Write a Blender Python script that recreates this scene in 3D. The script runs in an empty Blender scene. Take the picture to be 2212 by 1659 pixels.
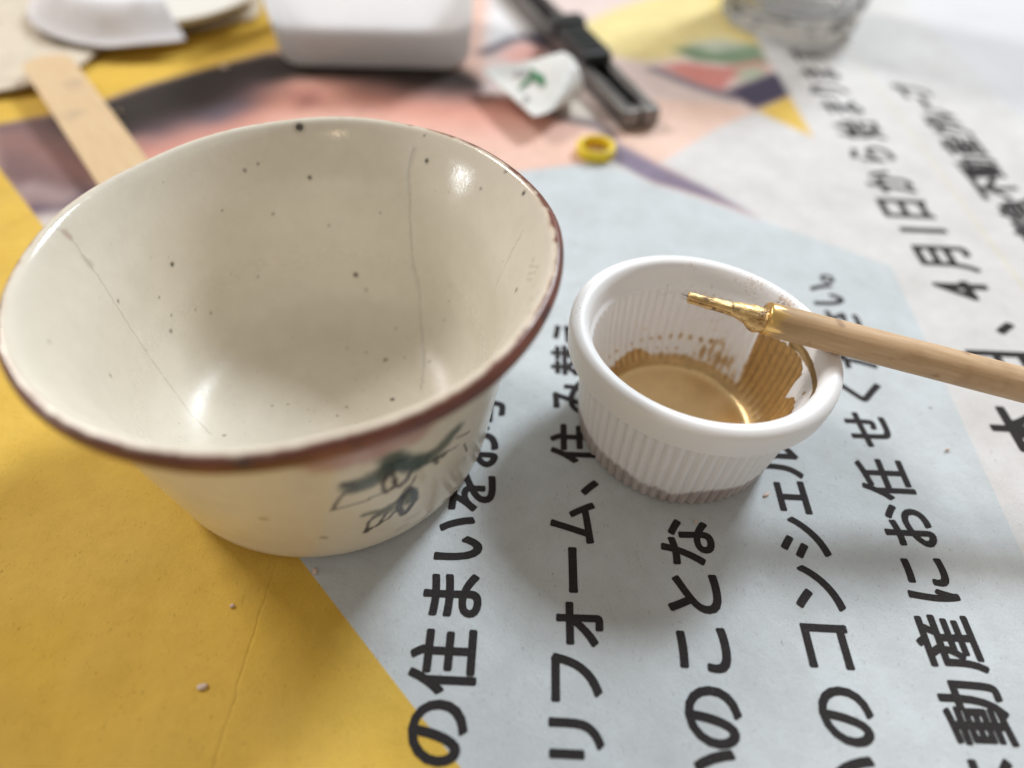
import bpy, bmesh, math, random
import numpy as np
from mathutils import Matrix, Vector

random.seed(7)
rng = np.random.default_rng(7)
SC = bpy.context.scene
COL = SC.collection
MM = 0.001

# ------------------------------------------------------------------ camera
# A phone held 127 mm above the table.  Millimetres, x right, y away, z up.
IW, IH = 2212.0, 1659.0                      # pixel frame used for reading positions off the photograph
FPX, PITCH, ROLL, CH = 1412.96, 0.85025, 0.04673, 127.0
cp, sp = math.cos(PITCH), math.sin(PITCH)
FWD = np.array([0, cp, -sp]); _R = np.array([1.0, 0, 0]); _U = np.array([0, sp, cp])
cr, sr = math.cos(ROLL), math.sin(ROLL)
RGT = cr * _R + sr * _U; UPV = -sr * _R + cr * _U
CPOS = np.array([0, 0, CH])

cam_d = bpy.data.cameras.new('camera'); cam = bpy.data.objects.new('camera', cam_d); COL.objects.link(cam)
M = Matrix.Identity(4)
for i in range(3):
    M[i][0] = RGT[i]; M[i][1] = UPV[i]; M[i][2] = -FWD[i]; M[i][3] = CPOS[i] * MM
cam.matrix_world = M
cam_d.sensor_fit = 'HORIZONTAL'; cam_d.sensor_width = 36.0
cam_d.lens = 36.0 * FPX / IW
cam_d.clip_start = 0.005; cam_d.clip_end = 20.0
cam_d.dof.use_dof = True
cam_d.dof.focus_distance = 0.137
cam_d.dof.aperture_fstop = cam_d.lens / 4.6
SC.camera = cam

# ------------------------------------------------------------------ light
def lin(r, g, b):
    f = lambda c: (c / 255 / 12.92) if c / 255 <= 0.04045 else ((c / 255 + 0.055) / 1.055) ** 2.4
    return (f(r), f(g), f(b))

w = bpy.data.worlds.new('World'); SC.world = w; w.use_nodes = True
bgn = w.node_tree.nodes['Background']
bgn.inputs['Color'].default_value = (1.0, 0.905, 0.79, 1)
bgn.inputs['Strength'].default_value = 0.42

def area(name, loc, target, sx, sy, power, color):
    d = bpy.data.lights.new(name, 'AREA'); d.shape = 'RECTANGLE'; d.size = sx; d.size_y = sy
    d.energy = power; d.color = color
    o = bpy.data.objects.new(name, d); COL.objects.link(o)
    o.location = loc
    o.rotation_euler = (Vector(target) - Vector(loc)).to_track_quat('-Z', 'Y').to_euler()
    return o
def sky_dir(az, el, dist):
    a_, e_ = math.radians(az), math.radians(el)
    return (dist * math.sin(a_) * math.cos(e_), 0.11 + dist * math.cos(a_) * math.cos(e_), dist * math.sin(e_))
area('window_light', sky_dir(36, 42, 2.5), (0, 0.11, 0), 0.44, 0.50, 64.0, (0.86, 0.94, 1.0))
area('back_window_light', sky_dir(-55, 42, 2.5), (0, 0.11, 0), 0.56, 0.56, 38.0, (1.0, 0.97, 0.94))
area('side_window_light', sky_dir(-100, 11, 2.3), (0, 0.11, 0.03), 0.20, 0.18, 4.0, (0.95, 0.98, 1.0))
area('ceiling_lamp_light', sky_dir(-166, 28, 2.0), (0, 0.11, 0), 0.12, 0.06, 1.3, (1.0, 0.74, 0.48))

vs = SC.view_settings
vs.view_transform = 'Standard'; vs.look = 'None'; vs.exposure = -0.18; vs.gamma = 1.0; vs.use_curve_mapping = False

# ------------------------------------------------------------------ helpers
def at(q, h=0.0):
    """point where the ray through photo pixel q meets height h (mm)"""
    q = np.asarray(q, float)
    d = FWD + ((q[..., 0:1] - IW / 2) / FPX) * RGT + (-(q[..., 1:2] - IH / 2) / FPX) * UPV
    return CPOS + d * ((np.asarray(h, float) - CH) / d[..., 2])[..., None]

def proj(P):
    d = P - CPOS; z = d @ FWD
    return np.stack([IW / 2 + FPX * (d @ RGT) / z, IH / 2 - FPX * (d @ UPV) / z], -1)

def _hash(ix, iy, iz, seed):
    h = (ix * 374761393 + iy * 668265263 + iz * 2147483647 + seed * 974634777) & 0x7fffffff
    h = ((h ^ (h >> 13)) * 1274126177) & 0x7fffffff
    return ((h ^ (h >> 16)) & 0xffff) / 65535.0

def vnoise(P, scale, seed=0):
    """smooth value noise 0..1 at points P (mm), feature size `scale` mm"""
    Q = np.asarray(P, float) / scale
    i = np.floor(Q).astype(np.int64); f = Q - i; f = f * f * (3 - 2 * f)
    out = 0
    for dx in (0, 1):
        for dy in (0, 1):
            for dz in (0, 1):
                wgt = (f[..., 0] if dx else 1 - f[..., 0]) * (f[..., 1] if dy else 1 - f[..., 1]) * (f[..., 2] if dz else 1 - f[..., 2])
                out = out + wgt * _hash(i[..., 0] + dx, i[..., 1] + dy, i[..., 2] + dz, seed)
    return out

def fbm(P, scale, seed=0, n=3):
    o = 0; a = 0.5; t = 0
    for k in range(n):
        o = o + a * vnoise(P, scale / 2 ** k, seed + k * 17); t += a; a *= 0.5
    return o / t

def sstep(a, b, x):
    t = np.clip((x - a) / (b - a), 0, 1); return t * t * (3 - 2 * t)

def poly_sd(P, poly):
    """signed distance (negative inside) of 2-D points to a polygon"""
    P = np.asarray(P, float); poly = np.asarray(poly, float)
    d = np.full(P.shape[0], 1e18); ins = np.zeros(P.shape[0], bool)
    for a, b in zip(poly, np.roll(poly, -1, 0)):
        e = b - a; wv = P - a
        t = np.clip((wv @ e) / max(e @ e, 1e-12), 0, 1)
        d = np.minimum(d, ((wv - t[:, None] * e) ** 2).sum(1))
        c = ((a[1] > P[:, 1]) != (b[1] > P[:, 1]))
        xi = a[0] + (P[:, 1] - a[1]) * e[0] / (e[1] if abs(e[1]) > 1e-12 else 1e-12)
        ins ^= c & (P[:, 0] < xi)
    d = np.sqrt(d)
    return np.where(ins, -d, d)

def line_d(P, pts):
    P = np.asarray(P, float); pts = np.asarray(pts, float)
    d = np.full(P.shape[0], 1e18)
    for a, b in zip(pts[:-1], pts[1:]):
        e = b - a; wv = P - a
        t = np.clip((wv @ e) / max(e @ e, 1e-12), 0, 1)
        d = np.minimum(d, ((wv - t[:, None] * e) ** 2).sum(1))
    return np.sqrt(d)

def catmull(pts, n):
    """smooth curve through points, n samples spaced by arc length"""
    P = np.asarray(pts, float)
    E = np.vstack([2 * P[0] - P[1], P, 2 * P[-1] - P[-2]])
    out = []
    for i in range(len(P) - 1):
        p0, p1, p2, p3 = E[i:i + 4]
        t = np.linspace(0, 1, 40, endpoint=False)[:, None]
        # centripetal-ish: damped tangents keep tight corners from overshooting
        l = np.linalg.norm(p2 - p1)
        m1 = (p2 - p0) / (np.linalg.norm(p2 - p1) + np.linalg.norm(p1 - p0) + 1e-9) * l
        m2 = (p3 - p1) / (np.linalg.norm(p3 - p2) + np.linalg.norm(p2 - p1) + 1e-9) * l
        out.append((2*t**3 - 3*t**2 + 1) * p1 + (t**3 - 2*t**2 + t) * m1 + (-2*t**3 + 3*t**2) * p2 + (t**3 - t**2) * m2)
    C = np.vstack(out + [P[-1:]])
    s = np.r_[0, np.cumsum(np.linalg.norm(np.diff(C, axis=0), axis=1))]
    u = np.linspace(0, s[-1], n)
    return np.stack([np.interp(u, s, C[:, k]) for k in range(C.shape[1])], 1)

def mesh_np(name, V, F, smooth=True):
    """V (n,3) mm, F (m,4) or list of index lists"""
    me = bpy.data.meshes.new(name)
    V = np.asarray(V, float) * MM
    if isinstance(F, np.ndarray):
        k = F.shape[1]
        me.vertices.add(len(V)); me.vertices.foreach_set('co', V.astype(np.float32).ravel())
        me.loops.add(F.size); me.loops.foreach_set('vertex_index', F.astype(np.int32).ravel())
        me.polygons.add(len(F))
        me.polygons.foreach_set('loop_start', np.arange(0, F.size, k, dtype=np.int32))
        me.update(calc_edges=True)
        me.validate()
    else:
        me.from_pydata(V.tolist(), [], F); me.update()
    me.polygons.foreach_set('use_smooth', np.full(len(me.polygons), smooth))
    return me

def grid_faces(n, m, wrap=False):
    i = np.arange(n - 1)[:, None]; j = np.arange(m if wrap else m - 1)[None, :]
    j2 = (j + 1) % m
    a = i * m + j; b = i * m + j2; c = (i + 1) * m + j2; d = (i + 1) * m + j
    return np.stack([a, b, c, d], -1).reshape(-1, 4)

def obj(name, me, mat, parent=None, loc=(0, 0, 0)):
    o = bpy.data.objects.new(name, me); COL.objects.link(o)
    if mat is not None:
        me.materials.clear(); me.materials.append(mat)
    o.location = tuple(c * MM for c in loc)
    if parent is not None:
        o.parent = parent
    return o

def thing(name, label, cat, loc=(0, 0, 0), group=None):
    o = bpy.data.objects.new(name, None); COL.objects.link(o)
    o.empty_display_size = 0.01
    o.location = tuple(c * MM for c in loc)
    o['label'] = label; o['category'] = cat
    if group: o['group'] = group
    return o

def tag(o, label, cat, group=None):
    o['label'] = label; o['category'] = cat
    if group: o['group'] = group
    return o

def set_col(me, name, rgb, alpha=None):
    a = me.color_attributes.new(name, 'FLOAT_COLOR', 'POINT')
    n = len(rgb); d = np.ones((n, 4), np.float32); d[:, :3] = rgb
    if alpha is not None: d[:, 3] = alpha
    a.data.foreach_set('color', d.ravel())

def set_float(me, name, v):
    a = me.attributes.new(name, 'FLOAT', 'POINT'); a.data.foreach_set('value', np.asarray(v, np.float32))

class Mat:
    """tiny node-graph builder round one Principled shader"""
    def __init__(self, name, **kw):
        self.m = bpy.data.materials.new(name); self.m.use_nodes = True
        self.nt = self.m.node_tree; self.b = self.nt.nodes['Principled BSDF']
        for k, v in kw.items(): self.set(k, v)
    def set(self, k, v):
        k = {'col': 'Base Color', 'rough': 'Roughness', 'metal': 'Metallic', 'spec': 'Specular IOR Level', 'ior': 'IOR',
             'trans': 'Transmission Weight', 'sss': 'Subsurface Weight', 'sssr': 'Subsurface Radius', 'ssss': 'Subsurface Scale',
             'coat': 'Coat Weight', 'coatr': 'Coat Roughness', 'normal': 'Normal', 'sheen': 'Sheen Weight'}.get(k, k)
        i = self.b.inputs[k]
        if isinstance(v, bpy.types.NodeSocket): self.nt.links.new(v, i)
        elif i.type == 'RGBA': i.default_value = (*v, 1) if len(v) == 3 else v
        else: i.default_value = v
    def n(self, typ, ins=None, out=0, **props):
        nd = self.nt.nodes.new(typ)
        for k, v in props.items(): setattr(nd, k, v)
        for k, v in (ins or {}).items():
            i = nd.inputs[k]
            if isinstance(v, bpy.types.NodeSocket): self.nt.links.new(v, i)
            elif i.type == 'RGBA' and len(v) == 3: i.default_value = (*v, 1)
            else: i.default_value = v
        return nd.outputs[out]
    def coords(self): return self.n('ShaderNodeTexCoord', out='Object')
    def noise(self, scale, detail=3, rough=0.55, vec=None, out=0):
        return self.n('ShaderNodeTexNoise', {'Vector': vec if vec is not None else self.coords(), 'Scale': scale, 'Detail': detail, 'Roughness': rough}, out)
    def math(self, op, a, b=0.0, c=None):
        ins = {0: a, 1: b}
        if c is not None: ins[2] = c
        return self.n('ShaderNodeMath', ins, operation=op)
    def remap(self, v, a, b, c=0.0, d=1.0, smooth=False):
        return self.n('ShaderNodeMapRange', {0: v, 1: a, 2: b, 3: c, 4: d}, interpolation_type='SMOOTHSTEP' if smooth else 'LINEAR')
    def mix(self, f, a, b, blend='MIX'):
        return self.n('ShaderNodeMix', {0: f, 6: a, 7: b}, 2, data_type='RGBA', blend_type=blend)
    def attr(self, name, out='Color'):
        return self.n('ShaderNodeAttribute', out=out, attribute_name=name)
    def bump(self, h, dist, strength=1.0, normal=None):
        ins = {'Height': h, 'Distance': dist, 'Strength': strength}
        if normal is not None: ins['Normal'] = normal
        return self.n('ShaderNodeBump', ins)
    def scaled(self, sx, sy, sz, vec=None):
        return self.n('ShaderNodeMapping', {'Vector': vec if vec is not None else self.coords(), 'Scale': (sx, sy, sz)})

def simple(name, col, rough=0.5, vary=0.06, scale=400, bump=0.0, **kw):
    m = Mat(name, rough=rough, **kw)
    nz = m.noise(scale, 4)
    lo = tuple(c * (1 - vary) for c in col); hi = tuple(min(1, c * (1 + vary)) for c in col)
    m.set('col', m.mix(m.remap(nz, 0.3, 0.7), lo, hi))
    if bump: m.set('normal', m.bump(nz, bump))
    return m.m

# ------------------------------------------------------------------ table and newspaper
def add_box(bm, x0, x1, y0, y1, z0, z1):
    v = [bm.verts.new((x, y, z)) for z in (z0, z1) for y in (y0, y1) for x in (x0, x1)]
    for f in ((0, 2, 3, 1), (4, 5, 7, 6), (0, 1, 5, 4), (2, 6, 7, 3), (0, 4, 6, 2), (1, 3, 7, 5)):
        bm.faces.new([v[i] for i in f])

def bm_obj(name, bm, mat, parent=None, loc=(0, 0, 0), smooth=False, bevel=0.0, seg=3):
    if bevel:
        bmesh.ops.bevel(bm, geom=list(bm.edges), offset=bevel, segments=seg, profile=0.5, affect='EDGES', clamp_overlap=True)
    bmesh.ops.recalc_face_normals(bm, faces=bm.faces)
    bmesh.ops.scale(bm, vec=(MM, MM, MM), verts=bm.verts)
    me = bpy.data.meshes.new(name); bm.to_mesh(me); bm.free()
    me.polygons.foreach_set('use_smooth', np.full(len(me.polygons), smooth))
    return obj(name, me, mat, parent, loc)

mt = Mat('white_table_laminate', rough=0.75, spec=0.15)
nz = mt.noise(30, 4)
mt.set('col', mt.mix(mt.remap(nz, 0.3, 0.7), (0.58, 0.58, 0.60), (0.62, 0.62, 0.63)))
bm = bmesh.new(); add_box(bm, -420, 420, -140, 620, -26, -0.62)
table = bm_obj('table', bm, mt.m, bevel=2.0); table['kind'] = 'structure'

PX1 = 210.0                                     # right edge of the sheet
SUP = [(-41, 96, 60), (40.4, 101.4, 40)]        # flat where the bowl and the cup stand
def paper_h(x, y):
    """gentle waviness of the sheet (mm), never above 0 under things"""
    P = np.stack([x, y, np.zeros_like(x)], -1)
    h = (fbm(P * [1, 0.55, 1], 46, 5, 2) - 0.5) * 1.9
    h += (vnoise(P * [0.5, 1, 1], 34, 9) - 0.5) * 0.7
    h = h - 0.30
    k = np.ones_like(x)
    for cx, cy, r in SUP:
        k = k * sstep(r * 0.55, r * 1.1, np.hypot(x - cx, y - cy))
    k = k * (1 - 0.8 * sstep(190, 240, y))
    return np.clip(h, -0.5, 0.30) * k - 0.02

xs = np.unique(np.r_[np.arange(-300, PX1 + 0.1, 1.7), PX1]); ys = np.arange(-70, 470.1, 1.7)
GX, GY = np.meshgrid(xs, ys)
PV = np.stack([GX.ravel(), GY.ravel(), paper_h(GX.ravel(), GY.ravel())], 1)
ny, nx = GX.shape
F = grid_faces(ny, nx)
# skirt: the edge of the folded sheets below
ring = np.r_[np.arange(nx), np.arange(1, ny) * nx + nx - 1, (ny - 1) * nx + np.arange(nx - 2, -1, -1), np.arange(ny - 2, 0, -1) * nx]
low = PV[ring].copy(); low[:, 2] = -0.6
k0 = len(PV); rn = len(ring)
SK = np.stack([ring, k0 + np.arange(rn), k0 + (np.arange(rn) + 1) % rn, np.roll(ring, -1)], 1)
PVa = np.vstack([PV, low])
pme = mesh_np('newspaper_sheet', PVa, np.vstack([F, SK]))

# printed picture: soft colour areas, painted in paper coordinates
def gp(px): return at(np.array(px, float))[:, :2]
YEL = (0.75, 0.485, 0.080)
K = 1.10
def pc(r, g, b): return np.minimum(np.array(lin(r, g, b)) * K, 0.86)
P2 = PVa[:, :2]
pcol = np.tile(pc(226, 190, 176), (len(P2), 1))
def paint(poly, col, soft=3.0, a=1.0, raw=False):
    global pcol
    m = (1 - sstep(-soft, soft, poly_sd(P2, gp(poly)))) * a
    c = np.array(col) if raw else pc(*col)
    pcol = pcol * (1 - m[:, None]) + c * m[:, None]
def paintl(pts, col, wid, soft=2.0, a=1.0):
    global pcol
    m = (1 - sstep(wid / 2 - soft, wid / 2 + soft, line_d(P2, gp(pts)))) * a
    pcol = pcol * (1 - m[:, None]) + pc(*col) * m[:, None]
# face and arms of the printed picture
paint([(290, 330), (420, 275), (520, 230), (600, 195), (700, 180), (900, 185), (1060, 190), (1150, 250), (1250, 270), (1330, 310), (1330, 345), (1110, 371), (900, 480), (500, 520), (250, 430)], (229, 192, 178), 8)
LOW = [(281, 300), (351, 290), (398, 270), (469, 255), (516, 226), (562, 190), (633, 172), (703, 169), (797, 178), (890, 196), (961, 204), (1037, 206), (1085, 200)]
paintl([(x, y + 34) for x, y in LOW], (208, 142, 127), 34, 22, 0.85)
paint([(560, 232), (610, 196), (700, 186), (760, 200), (740, 232), (640, 250)], (222, 164, 148), 10, 0.8)
paint([(-40, 275), (98, 250), (206, 220), (328, 176), (469, 136), (581, 112), (800, 126), (1010, 148), (1085, 196)] + LOW[::-1] + [(220, 312), (180, 306), (60, 290)], (54, 47, 44), 6)
paintl([(330, 296), (400, 272), (470, 254), (516, 228), (562, 194)], (112, 90, 96), 15, 11, 0.75)
paintl([(470, 250), (520, 228)], (96, 96, 112), 10, 8, 0.6)
paintl([(800, 182), (900, 200), (1030, 208)], (120, 92, 90), 12, 9, 0.7)
paint([(-30, 266), (100, 248), (200, 330), (215, 410), (150, 460), (92, 490), (-20, 380)], (122, 97, 97), 6)
paintl([(20, 300), (90, 320), (180, 370)], (150, 112, 106), 10, 7, 0.8)
paintl([(70, 450), (140, 455), (200, 415)], (98, 82, 102), 7, 4, 0.9)
paintl([(60, 405), (130, 425)], (170, 150, 150), 8, 5, 0.8)
paintl([(95, 478), (150, 475), (220, 455)], (208, 198, 192), 10, 5, 1)
paint([(630, 205), (680, 200), (690, 225), (650, 232)], (165, 108, 108), 5, 0.7)
# yellow ground above the hair
paint([(-80, 278), (0, 266), (98, 248), (210, 220), (315, 182), (574, 112), (700, 90), (700, -60), (-80, -60)], YEL, 2.2, raw=True)
# right half of the picture
paint([(1045, 200), (1050, 100), (1060, -60), (1700, -60), (1760, 296), (1640, 240), (1430, 347), (1330, 305), (1250, 262), (1150, 220)], (222, 204, 200), 4)
paint([(1060, -40), (1150, -40), (1230, 60), (1200, 95), (1120, 80), (1050, 105)], (226, 224, 226), 5)
paintl([(1050, 112), (1110, 84), (1150, 82), (1200, 105)], (92, 86, 98), 8, 4, 0.9)
paint([(1075, 120), (1120, 92), (1160, 96), (1190, 125), (1120, 140)], (232, 176, 166), 5)
paintl([(1185, 82), (1215, 100)], (96, 92, 140), 14, 6, 0.9)
paint([(1190, 215), (1240, 205), (1292, 250), (1262, 266), (1190, 240)], (224, 214, 204), 3)
paintl([(1180, 240), (1225, 258), (1275, 266), (1330, 292)], (112, 102, 108), 6, 3, 0.9)
paint([(1240, 60), (1330, 18), (1480, -30), (1660, -40), (1660, 100), (1560, 112), (1400, 132), (1330, 122)], (228, 212, 152), 5)
paint([(1540, -20), (1660, -20), (1660, 110), (1580, 60)], (216, 182, 84), 8, 0.8)
paint([(1340, 215), (1440, 215), (1560, 225), (1632, 240), (1550, 277), (1430, 349), (1330, 310)], (230, 198, 184), 3)
paint([(1450, 106), (1540, 88), (1640, 96), (1662, 136), (1600, 142), (1500, 132)], (120, 142, 116), 3)
paint([(1480, 92), (1560, 82), (1620, 100), (1540, 112)], (204, 206, 190), 4, 0.8)
paint([(1425, 142), (1480, 134), (1560, 146), (1640, 130), (1662, 152), (1580, 172), (1560, 198), (1500, 182)], (204, 134, 126), 3)
paint([(1590, 150), (1640, 140), (1660, 165), (1600, 178)], (176, 192, 170), 4, 0.9)
paint([(1566, 196), (1660, 160), (1700, 148), (1720, 205), (1632, 236)], (76, 70, 92), 2.5)
paintl([(1412, 150), (1500, 186), (1580, 210)], (112, 106, 122), 6, 3, 0.9)
paint([(1633, 240), (1708, 206), (1762, 300)], (220, 186, 92), 2)
# white triangle, purple band
paint([(1427, 352), (1550, 277), (1635, 240), (1761, 298), (2000, 600), (1639, 473)], (0.705, 0.692, 0.700), 1.6, raw=True)
paint([(1300, 290), (1327, 304), (1427, 356), (1519, 400), (1583, 436), (1641, 473), (1567, 444), (1487, 416), (1407, 393), (1300, 352)], (132, 122, 142), 2.5)
photo = [(-100, 500), (93, 487), (300, 480), (700, 440), (1110, 371), (1322, 346), (1407, 393), (1487, 416), (1567, 444), (1639, 472), (1761, 298), (1640, 92), (1590, 0), (1540, -90), (-300, -90)]
pmask = 1 - sstep(-1.2, 1.2, poly_sd(P2, gp(photo)))
set_col(pme, 'print', pcol, pmask)

mp = Mat('printed_newsprint', rough=0.8, spec=0.16)
co = mp.coords()
def half(m, co, nx_, ny_, d, soft=0.12, wob=None):
    """1 where nx*x+ny*y > d (mm), crisp ink edge"""
    v = m.n('ShaderNodeVectorMath', {0: co, 1: (nx_, ny_, 0)}, 1, operation='DOT_PRODUCT')
    if wob is not None: v = m.math('ADD', v, wob)
    return m.remap(v, (d - soft) * MM, (d + soft) * MM)
wob = mp.math('MULTIPLY', mp.math('SUBTRACT', mp.noise(2500, 2, vec=co), 0.5), 0.00022)
s2 = math.sqrt(0.5)
left_yellow = mp.math('SUBTRACT', 1.0, half(mp, co, s2, s2, 18.5 * s2, 0.14, wob))
a1, b1 = np.array([80.9, 191.2]), np.array([118.4, 169.1])
e = (b1 - a1) / np.linalg.norm(b1 - a1); nrm = np.array([-e[1], e[0]])
w1 = half(mp, co, nrm[0], nrm[1], float(nrm @ a1), 0.2, wob)
a2, b2 = np.array([118.4, 169.1]), np.array([112.4, 70.0])
e = (b2 - a2) / np.linalg.norm(b2 - a2); nrm = np.array([-e[1], e[0]])
w2 = half(mp, co, nrm[0], nrm[1], float(nrm @ a2), 0.2, wob)
white = mp.math('MAXIMUM', w1, w2)
base = mp.mix(white, (0.600, 0.645, 0.680), (0.705, 0.695, 0.698))
xc = mp.n('ShaderNodeSeparateXYZ', {0: co}, 0)
yl = mp.math('LESS_THAN', mp.math('ABSOLUTE', mp.math('SUBTRACT', xc, 0.1568)), 0.0004)
base = mp.mix(mp.math('MULTIPLY', yl, 0.45), base, (0.75, 0.66, 0.30))
base = mp.mix(mp.attr('print', 'Alpha'), base, mp.attr('print'))
base = mp.mix(left_yellow, base, mp.mix(mp.remap(mp.noise(28, 4, 0.6, co), 0.35, 0.7), YEL, (0.76, 0.515, 0.115)))
# paper grain: cloudy tone, show-through, dark recycled fibres
cl = mp.noise(60, 5, 0.6, co)
base = mp.mix(mp.remap(cl, 0.30, 0.72), base, mp.mix(1.0, base, (0.86, 0.85, 0.83), 'MULTIPLY'))
cl2 = mp.noise(190, 4, 0.65, co)
base = mp.mix(mp.remap(cl2, 0.35, 0.68, 0, 0.8), base, mp.mix(1.0, base, (0.93, 0.925, 0.92), 'MULTIPLY'))
gr = mp.noise(3800, 2, 0.7, co)
base = mp.mix(mp.remap(gr, 0.25, 0.75, 0, 0.8), base, mp.mix(1.0, base, (0.86, 0.86, 0.86), 'MULTIPLY'))
fib = mp.n('ShaderNodeTexNoise', {'Vector': mp.scaled(1.0, 0.42, 1, co), 'Scale': 3000, 'Detail': 2, 'Roughness': 0.4, 'Distortion': 0.8})
fibm = mp.math('MULTIPLY', mp.remap(fib, 0.62, 0.72), mp.remap(mp.noise(260, 2, vec=co), 0.38, 0.62))
base = mp.mix(mp.math('MULTIPLY', fibm, 0.5), base, mp.mix(1.0, base, (0.42, 0.38, 0.33), 'MULTIPLY'))
mp.set('col', base)
# faint old fold running down through the yellow ground, plus paper tooth
ca, cb = at((604, 1190))[:2], at((455, 1659))[:2]
e = (cb - ca) / np.linalg.norm(cb - ca); nrm = np.array([-e[1], e[0]])
v = mp.n('ShaderNodeVectorMath', {0: co, 1: (nrm[0], nrm[1], 0)}, 1, operation='DOT_PRODUCT')
v = mp.math('ADD', v, mp.math('MULTIPLY', mp.math('SUBTRACT', mp.noise(160, 3, vec=co), 0.5), 0.0022))
fold = mp.remap(mp.math('ABSOLUTE', mp.math('SUBTRACT', v, float(nrm @ ca) * MM)), 0.0, 0.00045, 1, 0, True)
fold = mp.math('MULTIPLY', fold, mp.remap(mp.n('ShaderNodeSeparateXYZ', {0: co}, 1), 0.055, 0.062, 1, 0))
hgt = mp.math('ADD', mp.math('MULTIPLY', mp.noise(1500, 4, 0.6, co), 0.00010), mp.math('MULTIPLY', fold, -0.00013))
hgt = mp.math('ADD', hgt, mp.math('MULTIPLY', mp.noise(320, 3, 0.5, co), 0.00016))
mp.set('normal', mp.bump(hgt, 1.0, 0.9))
newspaper = thing('newspaper', 'newspaper page with yellow, pale blue and white print spread over the table', 'newspaper', (0, 0, 0))
obj('sheet', pme, mp.m, newspaper)

# ------------------------------------------------------------------ lettering
mi = Mat('black_printing_ink', rough=0.85, spec=0.12)
co = mi.coords()
sp_ = mi.noise(2600, 3, 0.7, co)
mi.set('col', mi.mix(mi.remap(sp_, 0.55, 0.75, 0, 0.55), (0.030, 0.026, 0.027), (0.11, 0.105, 0.105)))
mi.set('normal', mi.bump(mi.noise(1500, 4, 0.6, co), 0.00010))
DG = None
def glyph(ch, offset):
    c = bpy.data.curves.new('glyph', 'FONT'); c.body = ch; c.size = 1.0; c.offset = offset; c.resolution_u = 4
    o = bpy.data.objects.new('glyph', c); COL.objects.link(o)
    bpy.context.view_layer.update()
    me = bpy.data.meshes.new_from_object(o.evaluated_get(bpy.context.evaluated_depsgraph_get()))
    bpy.data.objects.remove(o); bpy.data.curves.remove(c)
    return me

def text_line(chars, em, along, bold, shear=0.0, dx=0.0):
    """chars: (glyph, px, py) with the photo position of each glyph's centre; line reads along +y, tops toward -x"""
    VV = []; FF = []; base_ = 0
    shifts = [(0, 0)] + [(math.cos(k * math.pi / 5), math.sin(k * math.pi / 5)) for k in range(10)]
    for item in chars:
        ch, px, py = item[:3]; k = item[3] if len(item) > 3 else 1.0
        me = glyph(ch, 0.0)
        n = len(me.vertices); V = np.empty(n * 3, np.float32); me.vertices.foreach_get('co', V); V = V.reshape(-1, 3).astype(float)
        V[:, :2] -= (V[:, :2].min(0) + V[:, :2].max(0)) / 2
        V[:, 0] += shear * V[:, 1]
        c = at((px, py))
        W = np.stack([c[0] + dx - V[:, 1] * em * k, c[1] + V[:, 0] * em * along * k, np.zeros(n)], 1)
        bm = bmesh.new(); bm.from_mesh(me); bm.verts.ensure_lookup_table()
        for v_, q in zip(bm.verts, W): v_.co = q
        for ax, lo, hi in ((0, W[:, 0].min(), W[:, 0].max()), (1, W[:, 1].min(), W[:, 1].max())):
            for t in np.arange(math.ceil(lo / 3) * 3, hi, 3.0):
                co_ = [0, 0, 0]; no = [0, 0, 0]; co_[ax] = t; no[ax] = 1
                bmesh.ops.bisect_plane(bm, geom=bm.verts[:] + bm.edges[:] + bm.faces[:], plane_co=co_, plane_no=no)
        bm.verts.index_update()
        bmesh.ops.recalc_face_normals(bm, faces=bm.faces)
        q = np.array([v_.co[:] for v_ in bm.verts])
        fs = [[v_.index for v_ in (f_.verts if f_.normal.z > 0 else reversed(f_.verts))] for f_ in bm.faces]
        bm.free(); bpy.data.meshes.remove(me)
        for i_, (sx_, sy_) in enumerate(shifts):
            p_ = q.copy(); p_[:, 0] += sx_ * bold * em; p_[:, 1] += sy_ * bold * em
            p_[:, 2] = paper_h(p_[:, 0], p_[:, 1]) + 0.05 + 0.004 * i_
            VV.append(p_); FF += [[a_ + base_ for a_ in f_] for f_ in fs]; base_ += len(p_)
    return obj('printed_text', mesh_np('printed_text', np.vstack(VV), FF, False), mi.m, newspaper)

OF = 0.025
text_line([('の', 945, 1580), ('住', 958, 1425), ('ま', 978, 1283), ('い', 993, 1162), ('を', 1014, 1061), ('お', 1024, 966), ('考', 1036, 890)], 13.3, 0.93, OF)
text_line([('リ', 1246, 1594, 0.9), ('フ', 1246, 1462, 0.95), ('ォ', 1253, 1346), ('ー', 1238, 1228), ('ム', 1238, 1126, 0.92), ('、', 1274, 1053), ('住', 1244, 957), ('み', 1240, 858), ('替', 1240, 777), ('え', 1238, 716)], 12.9, 0.93, OF)
text_line([('い', 1562, 1690), ('の', 1543, 1547), ('こ', 1522, 1402), ('と', 1499, 1281), ('な', 1485, 1170), ('ら', 1474, 1046)], 13.0, 0.93, OF)
text_line([('い', 1872, 1702), ('の', 1832, 1545), ('コ', 1791, 1394), ('ン', 1764, 1268), ('シ', 1734, 1160), ('ェ', 1712, 1073), ('ル', 1680, 990), ('ジ', 1665, 915), ('ュ', 1650, 850)], 12.6, 0.93, OF)
text_line([('不', 2190, 1718), ('動', 2110, 1538), ('産', 2048, 1388), ('に', 2003, 1251), ('お', 1959, 1135), ('任', 1912, 1035), ('せ', 1877, 927), ('く', 1862, 846), ('だ', 1842, 764), ('さ', 1818, 694), ('い', 1785, 636), ('。', 1787, 602)], 12.6, 0.93, OF)
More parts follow.
